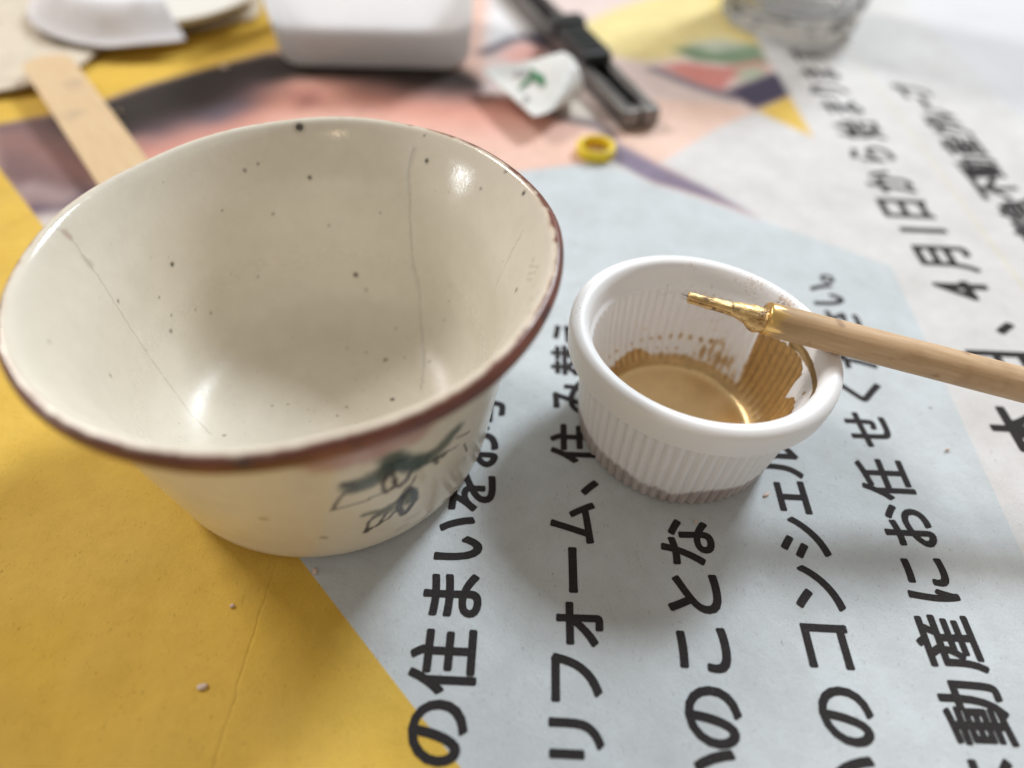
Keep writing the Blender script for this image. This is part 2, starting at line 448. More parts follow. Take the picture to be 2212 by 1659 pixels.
text_line([('本', 2225, 925), ('日', 2172, 788), ('、', 2173, 708), ('4', 2082, 625, 1.15), ('月', 2045, 556), ('1', 1996, 495, 1.1), ('日', 1957, 448), ('か', 1919, 391), ('ら', 1882, 333), ('始', 1854, 279), ('ま', 1817, 231), ('り', 1789, 194), ('ま', 1770, 158), ('す', 1743, 120)], 20.0, 0.78, OF)
text_line([('東', 2245, 500), ('急', 2205, 452), ('不', 2154, 406), ('動', 2116, 362), ('産', 2079, 317), ('グ', 2053, 280), ('ル', 2030, 254), ('ー', 1997, 222), ('プ', 1971, 196)], 17.5, 0.85, 0.034, shear=-0.12)

# ------------------------------------------------------------------ tea bowl
BC = np.array([-41.07, 96.13])
oprof = [(0, 2.0), (19, 2.0), (20.4, 1.0), (21.0, 0.05), (23.6, 0.0), (24.6, 0.15), (29.5, 0.3), (33.8, 0.6), (36.0, 1.9), (37.2, 5.0), (37.9, 9.8), (38.8, 16), (40.2, 25), (41.4, 34), (42.5, 41.5), (43.6, 45.0), (45.2, 47.6), (47.0, 49.2), (47.95, 50.2), (48.2, 51.4), (48.15, 52.5)]
iprof = [(47.7, 53.2), (46.9, 53.65), (45.9, 53.2), (44.6, 51.4), (42.9, 48.0), (41.2, 44.2), (39.7, 40), (38.3, 34), (37.0, 26.5), (35.2, 17.5), (32.0, 11.2), (26.6, 7.6), (18, 6.2), (8, 5.7), (0, 5.6)]
NO, NI, NT = 170, 210, 1000
pr_o = catmull(oprof, NO); pr_i = catmull([oprof[-1]] + iprof, NI)[1:]
prof = np.vstack([pr_o, pr_i]); NP_ = len(prof)
prof[0, 0] = prof[-1, 0] = 0.02
th = np.linspace(0, 2 * math.pi, NT, endpoint=False)
R_, T_ = np.meshgrid(prof[:, 0], th, indexing='ij'); Z_ = np.repeat(prof[:, 1][:, None], NT, 1)
lift = np.clip(Z_ / 52, 0, 1)
wobx = 0.35 * np.sin(2 * T_ + 0.6) + 0.25 * np.sin(3 * T_ + 2.0) + 0.12 * np.sin(7 * T_)
Rw = R_ + wobx * lift ** 2 * (R_ / 48)
X_ = Rw * np.cos(T_) + 0.8 * lift ** 3 - 1.3 * (1 - lift ** 3); Y_ = Rw * np.sin(T_)
Z_ = Z_ + lift ** 3 * (0.018 * X_ + 0.16 * np.sin(4 * T_ + 1) + 0.1 * np.sin(9 * T_))
BV = np.stack([X_, Y_, Z_], -1).reshape(-1, 3)
# hand-thrown surface unevenness
nzv = (fbm(BV, 9, 31, 2) - 0.5) * 0.16
rad = np.stack([np.cos(T_).ravel(), np.sin(T_).ravel()], 1)
wk = sstep(5, 14, BV[:, 2])
BV[:, :2] += rad * (nzv * wk)[:, None]
bowl_me = mesh_np('tea_bowl', BV, grid_faces(NP_, NT, True)[:, ::-1] if False else grid_faces(NP_, NT, True))
W3 = BV + [BC[0], BC[1], 0]
side_in = np.zeros(NP_ * NT, bool); side_in[NO * NT:] = True
bpx = proj(W3)
tocam = CPOS - W3
tv = np.stack([np.cos(T_).ravel(), np.sin(T_).ravel(), np.zeros(NP_ * NT)], 1)
dprof = np.gradient(prof, axis=0); dprof /= np.linalg.norm(dprof, axis=1)[:, None] + 1e-12
nr = np.repeat(dprof[:, 1][:, None], NT, 1).ravel(); nzp = np.repeat(-dprof[:, 0][:, None], NT, 1).ravel()
bn = tv * nr[:, None]; bn[:, 2] = nzp
facing = (bn * tocam).sum(1) > 0
def bhit(q, inner):
    idx = np.nonzero(facing & (side_in if inner else ~side_in))[0]
    out = []
    for a in np.atleast_2d(q):
        d = ((bpx[idx] - a) ** 2).sum(1); out.append(W3[idx[d.argmin()]])
    return np.array(out)

z6 = lambda pts: [(x * 0.25 + 663.6, y * 0.25 + 829.5) for x, y in pts]
z4 = lambda pts: [(x * 0.55, y * 0.55 + 221) for x, y in pts]
n1 = fbm(W3, 14, 3, 3); n2 = fbm(W3, 1.6, 8, 2); n3 = fbm(W3, 4.0, 12, 2)
glaze = np.array([0.745, 0.695, 0.605]); glaze2 = np.array([0.700, 0.650, 0.555])
bcol = glaze * (1 - n1[:, None]) + glaze2 * n1[:, None]
bcol *= (0.965 + 0.07 * n3)[:, None]
bh = np.zeros(len(W3))                                     # relief channel for cracks
def dab(mask_idx, m, col):
    bcol[mask_idx] = bcol[mask_idx] * (1 - m[:, None]) + np.array(col) * m[:, None]
def bstroke(pts, inner, wid, col, a=1.0, soft=0.5, rag=0.0, relief=0.0, taper=False):
    """brush stroke along photo points laid on the bowl wall; wid in mm"""
    P = np.array(pts, float)
    n = max(2, int(np.linalg.norm(np.diff(P, axis=0), axis=1).sum() / 5))
    P = catmull(P, n) if len(P) > 2 else np.linspace(P[0], P[-1], n)
    H = bhit(P, inner)
    lo = H.min(0) - wid - 2; hi = H.max(0) + wid + 2
    idx = np.nonzero(((W3 > lo) & (W3 < hi)).all(1) & (side_in if inner else ~side_in))[0]
    d = line_d(W3[idx], H)
    hw = wid / 2 * (1 - rag + 2 * rag * n2[idx])
    m = (1 - sstep(hw * (1 - soft), hw * (1 + soft), d)) * a
    dab(idx, m, col)
    if relief: bh[idx] += relief * m
# iron-brown rim
sarc = np.r_[0, np.cumsum(np.linalg.norm(np.diff(prof, axis=0), axis=1))]
top = int(np.argmax(prof[:, 0]))
sd = np.repeat((sarc - sarc[top])[:, None], NT, 1).ravel()       # <0 outside, >0 inside
ang = T_.ravel()
wout = 3.4 + 1.5 * (fbm(W3 * [1, 1, 0.2], 7, 41, 3) - 0.5) + 0.9 * (n2 - 0.5)
rimm = 1 - sstep(0, 0.9, -sd - wout)
rimm[sd > 0] = 1
right_back = np.clip(np.cos(ang - math.radians(20)), 0, 1)
win = 2.25 + 0.9 * right_back ** 2 + 0.9 * (n2 - 0.5) + 0.7 * (n3 - 0.5) + 0.35 * np.clip(-np.sin(ang), 0, 1)
rimm *= np.where(sd > 0, 1 - sstep(-0.25, 0.35, sd - win), 1)
brown = np.array([0.145, 0.044, 0.028]) * (0.65 + 0.8 * n3[:, None]) 
brown = brown * (1 - 0.3 * sstep(0.5, 0.8, n1)[:, None])
bcol = bcol * (1 - rimm[:, None]) + brown * rimm[:, None]
halo = (1 - sstep(0.0, 1.2, np.where(sd > 0, sd - win, -sd - wout))) * (1 - rimm)
bcol *= 1 - halo[:, None] * np.array([0.10, 0.22, 0.30])
for ax_, ay_ in ((575, 1008), (525, 1004), (770, 965), (1178, 668), (1168, 683)):
    H = bhit((ax_, ay_), False)[0]; d = np.linalg.norm(W3 - H, axis=1); idx = np.nonzero(d < 3)[0]
    dab(idx, (1 - sstep(0.4, 1.3, d[idx])) * 0.85, (0.03, 0.028, 0.04))
# pinkish run of the rim glaze
bstroke(z6([(0, 650), (180, 690), (360, 650), (560, 595), (760, 510), (950, 430)]), False, 5.6, (0.42, 0.19, 0.17), 0.75, 0.7, 0.3)
bstroke(z6([(150, 610), (420, 570), (640, 520)]), False, 3.0, (0.30, 0.10, 0.07), 0.5, 0.7, 0.3)
# brush-painted leaves and bud
GRN = (0.026, 0.048, 0.030); INK = (0.045, 0.032, 0.028); OLV = (0.090, 0.095, 0.050)
bstroke(z6([(330, 875), (450, 840), (580, 785), (700, 715), (830, 655)]), False, 2.8, OLV, 0.8, 0.6, 0.35)
bstroke(z6([(430, 905), (560, 850), (700, 770), (800, 700)]), False, 3.6, GRN, 0.85, 0.6, 0.35)
bstroke(z6([(740, 660), (850, 690), (960, 690)]), False, 5.2, GRN, 0.9, 0.5, 0.2)
bstroke(z6([(880, 700), (1000, 650), (1100, 590), (1200, 505), (1285, 400)]), False, 3.6, GRN, 0.85, 0.65, 0.35)
bstroke(z6([(960, 700), (1080, 655), (1180, 610)]), False, 2.0, GRN, 0.7, 0.6, 0.3)
bstroke(z6([(320, 870), (400, 870)]), False, 1.4, INK, 0.8, 0.5)
for pts, wd in (([(215, 1095), (280, 990), (350, 930), (430, 905)], 0.75), ([(215, 1095), (320, 1062), (440, 1030), (600, 965), (780, 880), (880, 790), (905, 735)], 0.7),
                ([(1000, 700), (1120, 645), (1230, 575), (1300, 535)], 0.6), ([(1290, 470), (1400, 415)], 0.6), ([(1350, 520), (1385, 580)], 0.6),
                ([(705, 760), (660, 850), (675, 935), (730, 905), (765, 830), (725, 765)], 0.9), ([(740, 830), (790, 890), (860, 830), (900, 750)], 0.8),
                ([(940, 790), (900, 860), (830, 930)], 0.6), ([(1090, 650), (1125, 690), (1110, 640)], 0.9)):
    bstroke(z6(pts), False, wd, INK, 0.8, 0.6, 0.25)
bstroke(z6([(500, 1130), (620, 1095), (740, 1040), (830, 975)]), False, 1.6, OLV, 0.8, 0.6, 0.3)
bstroke(z6([(620, 1130), (740, 1070), (800, 1010)]), False, 2.4, OLV, 0.7, 0.6, 0.3)
for pts, wd in (([(512, 1275), (540, 1190), (620, 1120), (720, 1075)], 0.75), ([(512, 1275), (610, 1215), (700, 1160), (775, 1090)], 0.75), ([(600, 1230), (660, 1150), (690, 1110)], 0.8), ([(512, 1275), (520, 1255)], 1.3)):
    bstroke(z6(pts), False, wd, INK, 0.85, 0.6, 0.25)
bstroke(z6([(880, 905), (925, 935), (930, 1000), (890, 1060), (830, 1125), (795, 1070), (815, 980), (880, 905)]), False, 1.5, INK, 0.95, 0.5, 0.2)
bstroke(z6([(880, 940), (890, 1000)]), False, 3.0, GRN, 0.8, 0.6, 0.2)
for pts, wd, a in (([(985, 1190), (1050, 1110), (1090, 1075)], 1.1, 0.35), ([(880, 1160), (960, 1120)], 1.8, 0.22), ([(780, 1260), (860, 1210)], 1.4, 0.22)):
    bstroke(z6(pts), False, wd, (0.20, 0.15, 0.11), a, 0.7, 0.3)
bstroke([(697, 1160), (702, 1162)], False, 1.1, (0.25, 0.2, 0.15), 0.6, 0.6)
bstroke([(565, 1120), (572, 1122)], False, 1.2, (0.25, 0.17, 0.12), 0.6, 0.6)
# iron specks inside
specks = [(648, 276, 1.05), (530, 368, .42), (557, 356, .3), (669, 382, .5), (921, 349, .5), (1092, 370, .4), (1131, 418, .5), (373, 571, .5), (769, 594, .62), (790, 627, .36), (833, 777, .48), (847, 863, .52), (370, 716, .42), (370, 682, .28), (255, 650, .34), (485, 940, .36), (590, 461, .34), (928, 781, .34), (969, 651, .25), (960, 692, .25), (588, 877, .26), (623, 874, .22), (748, 879, .28), (728, 897, .3), (791, 762, .28), (749, 751, .26), (873, 773, .26), (855, 710, .24), (345, 642, .26), (422, 668, .24), (455, 676, .3), (557, 597, .26), (710, 488, .28), (822, 461, .26), (480, 454, .24), (239, 811, .36), (1037, 408, .34), (1116, 627, .5), (917, 291, .3), (107, 737, .3)]
for sx_, sy_, r in specks:
    r = r * 0.86
    H = bhit((sx_, sy_), True)[0]; d = np.linalg.norm(W3 - H, axis=1); idx = np.nonzero((d < 4) & side_in)[0]
    dab(idx, 0.30 * (1 - sstep(r * 0.8, r * 2.4, d[idx])), (0.20, 0.17, 0.12))
    dab(idx, (0.92 if r > .4 else .50) * (1 - sstep(r * 0.65, r * 1.15 + 0.1, d[idx] * (0.8 + 0.4 * n2[idx]))), (0.040, 0.042, 0.038) if r > .9 else (0.06, 0.05, 0.035))
for k in range(110):
    i = rng.integers(NO + 8, NP_ - 5) * NT + rng.integers(NT)
    r = rng.uniform(0.09, 0.19); c = W3[i]; sel = np.nonzero((np.abs(W3 - c) < 1.0).all(1) & side_in)[0]
    dab(sel, rng.uniform(0.15, 0.45) * (1 - sstep(r * 0.5, r * 1.5, np.linalg.norm(W3[sel] - c, axis=1))), (0.16, 0.14, 0.10))
# glued breaks
CR = (0.30, 0.26, 0.19); FIL = (0.66, 0.63, 0.56)
c1 = [(893, 318), (885, 345), (880, 385), (884, 420), (885, 470), (888, 530), (894, 580), (904, 615), (907, 680), (914, 760), (913, 800), (908, 845)]
bstroke(c1, True, 0.9, FIL, 0.45, 0.7, 0.6)
bstroke(c1[:4], True, 1.3, FIL, 0.8, 0.6, 0.8, 0.5)
bstroke([(892, 575), (900, 600), (904, 625)], True, 1.4, FIL, 0.85, 0.6, 0.8, 0.6)
bstroke([(912, 755), (914, 790)], True, 1.1, FIL, 0.7, 0.6, 0.8, 0.4)
bstroke([(x + 1, y) for x, y in c1[3:]], True, 0.28, CR, 0.48, 0.7, 0.8, -0.2)
bstroke([(x + 2, y) for x, y in c1[:4]], True, 0.24, CR, 0.30, 0.7, 0.8, -0.1)
c2 = [(118, 492), (140, 503), (165, 530), (185, 560), (212, 597), (270, 690), (330, 780), (380, 850), (430, 912), (455, 938)]
bstroke(c2, True, 0.28, CR, 0.38, 0.7, 0.8, -0.15)
bstroke([(140, 503), (150, 510)], True, 1.2, (0.45, 0.33, 0.25), 0.6, 0.7, 0.6)
bstroke([(180, 555), (196, 570)], True, 1.3, (0.46, 0.40, 0.34), 0.5, 0.7, 0.7)
bstroke([(1130, 497), (1100, 555), (1072, 615)], True, 0.3, CR, 0.35, 0.6, 0.7, -0.2)
for k in range(9):
    bstroke([(1150 + rng.uniform(-12, 12), 560 + k * 14), (1153 + rng.uniform(-12, 12), 563 + k * 14)], True, rng.uniform(0.4, 0.9), (0.40, 0.28, 0.2), 0.35, 0.7, 0.6)
set_col(bowl_me, 'glaze', np.clip(bcol, 0, 1)); set_float(bowl_me, 'relief', bh)
mb = Mat('speckled_cream_glaze', rough=0.14, spec=0.5)
co = mb.coords()
bc_ = mb.attr('glaze')
mott = mb.noise(420, 5, 0.65, co)
bc_ = mb.mix(mb.remap(mott, 0.35, 0.7, 0, 0.5), bc_, mb.mix(1.0, bc_, (0.93, 0.925, 0.90), 'MULTIPLY'))
mb.set('col', bc_)
set_float(bowl_me, 'worn', (side_in * (1 - sstep(14, 34, BV[:, 2]))) + 0.9 * rimm)
mb.set('rough', mb.math('ADD', mb.remap(mb.noise(700, 3, vec=co), 0.3, 0.7, 0.11, 0.20), mb.math('MULTIPLY', mb.attr('worn', 'Fac'), 0.20)))
hg = mb.math('ADD', mb.math('MULTIPLY', mb.noise(1500, 3, 0.6, co), 0.000030), mb.math('MULTIPLY', mb.attr('relief', 'Fac'), 0.00016))
hg = mb.math('ADD', hg, mb.math('MULTIPLY', mb.noise(150, 2, 0.5, co), 0.00007))
mb.set('normal', mb.bump(hg, 1.0, 0.8))
tag(obj('tea_bowl', bowl_me, mb.m, None, (BC[0], BC[1], 0.0)), 'cream speckled tea bowl with brown rim, glued cracks and painted leaves', 'bowl')

# ------------------------------------------------------------------ plastic sauce cup
CC = np.array([40.16, 100.95])
co_prof = [(0, 0.35), (19.5, 0.35), (21.2, 0.1), (22.4, 0.0), (23.1, 0.5), (23.35, 1.6), (24.2, 9), (25.2, 17), (25.9, 22.6), (26.1, 23.4), (27.6, 23.4), (28.9, 23.4), (29.08, 23.5), (29.14, 23.8), (29.14, 27.0), (28.75, 28.5), (27.4, 29.35), (25.8, 29.05), (24.95, 28.0), (24.6, 26.2), (24.4, 24.4), (23.95, 23.6), (23.7, 23.0), (23.4, 19), (22.6, 12), (21.3, 5.4), (20.0, 2.9), (18.6, 1.5), (17.6, 1.05), (15.5, 0.9), (9, 0.95), (0, 1.0)]
NCP, NCT = 500, 66 * 14
co_prof = [(r - (0.2 + 1.1 * float(sstep(4, 25, np.array(z)))) * (r > 5), z * 1.068) for r, z in co_prof]
cprof = catmull(co_prof, NCP); cprof[0, 0] = cprof[-1, 0] = 0.02
th = np.linspace(0, 2 * math.pi, NCT, endpoint=False)
R_, T_ = np.meshgrid(cprof[:, 0], th, indexing='ij'); Z_ = np.repeat(cprof[:, 1][:, None], NCT, 1).copy()
imax = int(np.argmax(cprof[:, 0])); inner = np.zeros((NCP, NCT), bool)
icrest = int(np.argmax(cprof[:, 1])); inner[icrest:] = True
ribo = sstep(0.0, 0.5, Z_) * (1 - sstep(23.4, 24.9, Z_)) * sstep(21.5, 23, R_) * ~inner
ribi = sstep(2.2, 4.2, Z_) * (1 - sstep(23.5, 24.8, Z_)) * inner
cs = np.cos(66 * T_)
R2 = R_ + ribo * 0.44 * (np.abs(np.cos(33 * T_)) * 2 - 1.2) + ribi * 0.26 * cs
R2 += (0.54 * np.cos(2 * T_) - 1.2 * np.sin(2 * T_)) * np.clip(Z_ / 31, 0, 1) ** 1.3 * (R_ / 27)
CV = np.stack([R2 * np.cos(T_), R2 * np.sin(T_), Z_ + 0.03], -1).reshape(-1, 3)
cup_me = mesh_np('sauce_cup', CV, grid_faces(NCP, NCT, True))
C3 = CV + [CC[0], CC[1], 0]; cpx = proj(C3); cin = inner.ravel()
A_ = np.unwrap(np.arctan2(CV[:, 1], CV[:, 0])) if False else np.arctan2(CV[:, 1], CV[:, 0])
wallsel = cin & (CV[:, 2] > 2.3)
tc = CPOS - C3
cface = -(CV[:, 0] * tc[:, 0] + CV[:, 1] * tc[:, 1]) > 0
zc2 = lambda pts: [(x * 0.275 + 1244.2, y * 0.275 + 553) for x, y in pts]
def chit(pts):
    idx = np.nonzero(wallsel & cface)[0]; out = []
    for a in pts:
        out.append(C3[idx[((cpx[idx] - np.array(a)) ** 2).sum(1).argmin()]])
    return np.array(out)
def unroll(P):
    q = P - [CC[0], CC[1], 0]; a = np.arctan2(q[..., 1], q[..., 0]); a = np.where(a < -2.4, a + 2 * math.pi, a)
    return np.stack([a * 23.0, q[..., 2]], -1)
CU = unroll(C3)
cn1 = fbm(C3, 1.3, 51, 3); cn2 = fbm(C3 * [1, 1, 0.32], 1.0, 61, 3); cn3 = fbm(C3, 5, 71, 2)
gold = np.zeros(len(C3))
valley = (cs * np.ones_like(R_)).ravel()          # +1 in the inner flutes
def gpoly(pts, soft=0.5, a=1.0, jag=1.0, keep=None):
    global gold
    sdv = poly_sd(CU[wallsel], unroll(chit(zc2(pts))))
    m = (1 - sstep(-soft, soft, sdv + (cn1[wallsel] - 0.5) * 2 * jag)) * a
    if keep is not None: m = m * sstep(1 - keep - 0.20, 1 - keep + 0.16, cn2[wallsel] + 0.10 * valley[wallsel])
    gold[wallsel] = np.maximum(gold[wallsel], m)
gpoly([(250, 915), (320, 830), (400, 752), (480, 728), (550, 740), (612, 796), (700, 792), (900, 802), (1045, 836), (1200, 960), (1250, 1030), (900, 900), (560, 880), (330, 960)], 0.25, 1, 0.5)
gpoly([(890, 775), (960, 700), (1060, 690), (1140, 640), (1200, 700), (1230, 790), (1335, 790), (1345, 860), (1260, 990), (1100, 920), (1000, 850)], 0.8, 0.85, 0.9, 0.50)
gpoly([(1430, 615), (1560, 640), (1700, 720), (1770, 800), (1775, 930), (1640, 1120), (1730, 1110), (1700, 1240), (1450, 1320), (1250, 1015), (1340, 840), (1380, 730)], 0.15, 1, 0.15)
for x, y, sx_, sz_ in [(655, 640, .5, .8), (745, 630, .5, .85), (820, 628, .62, 1.0), (900, 640, .62, 1.0), (980, 660, .6, .9), (1060, 670, .6, 1.1), (515, 660, .4, .6), (440, 690, .35, .5), (320, 745, .4, .5), (265, 790, .35, .5), (590, 650, .4, .5), (640, 720, .35, .35), (710, 720, .4, .35), (790, 725, .8, .4), (565, 725, .3, .3), (390, 715, .25, .3), (545, 570, .15, .4), (1790, 1080, .5, .6), (1770, 1040, .4, .25), (480, 550, .12, .3)]:
    u = unroll(chit(zc2([(x, y)])))[0]
    d = np.hypot((CU[wallsel, 0] - u[0]) / sx_, (CU[wallsel, 1] - u[1]) / sz_) + (cn1[wallsel] - 0.5) * 0.7
    gold[wallsel] = np.maximum(gold[wallsel], (1 - sstep(0.45, 1.3, d)) * 0.9)
# general low ring and drifting dust on the wall
low = wallsel & (CV[:, 2] < 5.2)
gold[low] = np.maximum(gold[low], 1 - sstep(3.2, 4.8, CV[low, 2] + (cn1[low] - 0.5) * 1.6))
# smear on the ledge, at the right
L = unroll(chit(zc2([(1690, 690), (1760, 730), (1815, 800), (1850, 870), (1870, 960), (1872, 1040), (1862, 1110)])))
dl = line_d(CU[wallsel], L)
sm = 1 - sstep(0.7, 1.1, dl + (cn1[wallsel] - 0.5) * 0.6)
gold[wallsel] = np.maximum(gold[wallsel], sm)
smear = np.zeros(len(C3)); smear[wallsel] = sm
# dust on the far rim
dust = np.zeros(len(C3))
fine = fbm(C3, 0.34, 81, 2)
for (x, y), r, a in [((1450, 180), 7.5, .20), ((1250, 110), 4.0, .20), ((1330, 130), 5.0, .22), ((800, 60), 5, .06), ((900, 65), 5, .06), ((1480, 220), 4, .16), ((1050, 320), 6, .10), ((700, 270), 5, .10), ((820, 250), 5, .08), ((1650, 360), 3.0, .35), ((60, 420), 7, .05), ((40, 520), 6, .06), ((1100, 480), 8, .06), ((1150, 590), 6, .05)]:
    idx = np.nonzero(cin | (CV[:, 2] > 28))[0]
    c = C3[idx[((cpx[idx] - np.array(zc2([(x, y)])[0])) ** 2).sum(1).argmin()]]
    d = np.linalg.norm(C3 - c, axis=1)
    dust = np.maximum(dust, sstep(0.76 - a, 0.84 - a, fine * (1 - 0.30 * sstep(r * 0.2, r, d))) * (d < r) * 0.6)
dust[CV[:, 2] < 8] = 0
gold = np.maximum(gold, dust)
floor = cin & (CV[:, 2] <= 2.5) & (np.hypot(CV[:, 0], CV[:, 1]) < 20.6)
gold[floor] = 1
# colour: brushed-on powder on the wall is browner than the settled floor
ccol = np.tile([0.83, 0.825, 0.835], (len(C3), 1))
wallgold = np.array([0.56, 0.385, 0.185]) * (0.8 + 0.4 * cn1[:, None])
floorgold = np.array([0.96, 0.73, 0.40]) * (0.9 + 0.2 * fbm(C3, 3.5, 151, 3)[:, None])
gcol = np.where((np.hypot(CV[:, 0:1], CV[:, 1:2]) < 18.4) & (CV[:, 2:3] < 5) & cin[:, None], floorgold, wallgold)
gcol = gcol * (1 - 0.35 * smear[:, None])
gcol = np.where(dust[:, None] > 0.02, np.array([0.46, 0.29, 0.16]), gcol)
ccol = ccol * (1 - gold[:, None]) + gcol * gold[:, None]
# gold inside shows through the thin wall as a duller zone outside
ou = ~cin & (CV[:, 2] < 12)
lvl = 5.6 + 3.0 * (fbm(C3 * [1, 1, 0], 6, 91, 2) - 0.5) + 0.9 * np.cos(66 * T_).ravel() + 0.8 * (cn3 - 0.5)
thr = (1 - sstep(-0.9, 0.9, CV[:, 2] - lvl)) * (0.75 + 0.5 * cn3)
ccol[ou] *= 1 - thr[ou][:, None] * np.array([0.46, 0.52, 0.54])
set_col(cup_me, 'tint', np.clip(ccol, 0, 1)); set_float(cup_me, 'gold', gold)
mc = Mat('white_ribbed_plastic', rough=0.30, spec=0.45, sss=0.25, ssss=0.0016)
mc.set('sssr', (1.0, 1.0, 1.0))
co = mc.coords()
g_ = mc.attr('gold', 'Fac')
grain = mc.noise(4200, 2, 0.7, co)
mc.set('col', mc.mix(mc.math('MULTIPLY', g_, mc.remap(grain, 0.35, 0.7, 0.0, 0.45)), mc.attr('tint'), mc.mix(1.0, mc.attr('tint'), (0.62, 0.55, 0.48), 'MULTIPLY')))
mc.set('metal', mc.math('MULTIPLY', mc.remap(g_, 0.15, 0.8), 0.93))
set_float(cup_me, 'pool', (floor & (np.hypot(CV[:, 0], CV[:, 1]) < 18.6)).astype(float))
mc.set('rough', mc.math('ADD', mc.remap(mc.attr('pool', 'Fac'), 0, 1, 0.46, 0.24), mc.math('MULTIPLY', g_, mc.remap(grain, 0.3, 0.7, 0.0, 0.12))))
mc.set('sss', mc.remap(g_, 0.0, 0.5, 0.25, 0.0))
mc.set('normal', mc.bump(mc.math('MULTIPLY', grain, mc.math('ADD', 0.00001, mc.math('MULTIPLY', g_, 0.00005))), 1.0, 0.8))
cup = tag(obj('sauce_cup', cup_me, mc.m, None, (CC[0], CC[1], 0)), 'small white ribbed plastic cup coated with gold paint inside', 'cup')

# ------------------------------------------------------------------ gilding brush
def frame(axis):
    a = np.array(axis, float); a /= np.linalg.norm(a)
    s = np.cross(a, [0, 0, 1.0]); s /= np.linalg.norm(s); return a, s, np.cross(s, a)
B0 = at((1780, 720), 35.0); B1 = at((2212, 832), 28.6)
ax, sx3, ux3 = frame(B1 - B0)
L_end = (B0[2] - 3.9) / -ax[2]
# distance along the axis (negative towards the tip) at which the handle begins
def along_px(px):
    ts = np.linspace(-70, 60, 1301); q = proj(B0 + ts[:, None] * ax); return ts[np.abs(q[:, 0] - px).argmin()]
T0 = along_px(1650); TT = along_px(1484)
def tube_mesh(name, ts, ra, rb, cen=None, n=40, noise=0.0, seed=0, cap=True, ns=1.6):
    ang_ = np.linspace(0, 2 * math.pi, n, endpoint=False); rows = []
    for i, t in enumerate(ts):
        c = B0 + t * ax + (cen[i][0] * sx3 + cen[i][1] * ux3 if cen is not None else 0)
        rows.append(c + np.cos(ang_)[:, None] * sx3 * ra[i] + np.sin(ang_)[:, None] * ux3 * rb[i])
    V = np.array(rows)
    if noise:
        cc_ = V.mean(1, keepdims=True); dirv = V - cc_
        V = cc_ + dirv * (1 + noise * (fbm(V, ns, seed, 3)[..., None] - 0.5) * 2)
    V = V.reshape(-1, 3)
    F = [list(f) for f in grid_faces(len(ts), n, True)]
    if cap:
        F.append(list(range(n))[::-1]); F.append(list(range((len(ts) - 1) * n, len(ts) * n)))
    return V, F
ts = np.r_[T0, T0 + 0.25, np.arange(T0 + 1, L_end - 1, 1.2), L_end - 0.5, L_end]
tt = (ts - T0) / (L_end - T0)
rr = 3.42 + 0.35 * np.sin(np.clip(tt, 0, 1) * math.pi * 0.7) ; rr[0] -= 0.3; rr[-1] -= 0.7; rr[-2] -= 0.15
V, F = tube_mesh('handle', ts, rr, rr, None, 48, 0.008, 5, True, 6)
root = B0.copy(); root[2] = 0
brush = thing('gilding_brush', 'thin wooden brush with gold-caked tip resting across the white cup', 'brush', tuple(root))
hme = mesh_np('handle', V - root, F)
set_float(hme, 'along', np.clip(((V - B0) @ ax - T0), 0, 300))
mh = Mat('pale_bamboo_handle', rough=0.55, spec=0.3)
co = mh.coords(); al = mh.attr('along', 'Fac')
# grain drawn along the handle
dotv = mh.n('ShaderNodeVectorMath', {0: co, 1: tuple(sx3)}, 1, operation='DOT_PRODUCT')
dotu = mh.n('ShaderNodeVectorMath', {0: co, 1: tuple(ux3)}, 1, operation='DOT_PRODUCT')
gv = mh.n('ShaderNodeCombineXYZ', {0: mh.math('MULTIPLY', al, 0.00007), 1: dotv, 2: dotu})
gr1 = mh.n('ShaderNodeTexNoise', {'Vector': gv, 'Scale': 1500, 'Detail': 4, 'Roughness': 0.6})
gr2 = mh.n('ShaderNodeTexNoise', {'Vector': co, 'Scale': 120, 'Detail': 3, 'Roughness': 0.6})
wood = mh.mix(mh.remap(gr1, 0.30, 0.72), (0.62, 0.435, 0.265), (0.50, 0.32, 0.175))
wood = mh.mix(mh.remap(gr2, 0.52, 0.75, 0, 0.55), wood, (0.36, 0.21, 0.105))
spot = mh.n('ShaderNodeTexNoise', {'Vector': co, 'Scale': 230, 'Detail': 1, 'Roughness': 0.3})
wood = mh.mix(mh.remap(spot, 0.68, 0.80, 0, 0.65), wood, (0.22, 0.12, 0.06))
gn = mh.n('ShaderNodeTexNoise', {'Vector': gv, 'Scale': 1400, 'Detail': 3, 'Roughness': 0.7})
gl = mh.math('ADD', mh.remap(al, 0.3, 6.5, 1.15, 0.18), mh.math('SUBTRACT', mh.math('MULTIPLY', gn, 1.6), 0.95))
gm = mh.math('MULTIPLY', mh.remap(gl, 0.55, 0.80), mh.remap(al, 9, 14, 1, 0))
wood = mh.mix(mh.math('MULTIPLY', mh.remap(al, 2, 17, 0.75, 0), 1.0), wood, (0.34, 0.22, 0.10))
mh.set('col', mh.mix(gm, wood, (0.70, 0.46, 0.17)))
mh.set('metal', mh.math('MULTIPLY', gm, 0.9)); mh.set('rough', mh.remap(gm, 0, 1, 0.55, 0.30))
mh.set('normal', mh.bump(gr1, 0.00006, 0.6))
obj('handle', hme, mh.m, brush)
mg = Mat('caked_gold_paint', metal=0.95, rough=0.3)
co = mg.coords()
gd = [mg.n('ShaderNodeVectorMath', {0: co, 1: tuple(v_)}, 1, operation='DOT_PRODUCT') for v_ in (ax, sx3, ux3)]
gvt = mg.n('ShaderNodeCombineXYZ', {0: mg.math('MULTIPLY', gd[0], 0.12), 1: gd[1], 2: gd[2]})
strk = mg.n('ShaderNodeTexNoise', {'Vector': gvt, 'Scale': 1500, 'Detail': 4, 'Roughness': 0.6})
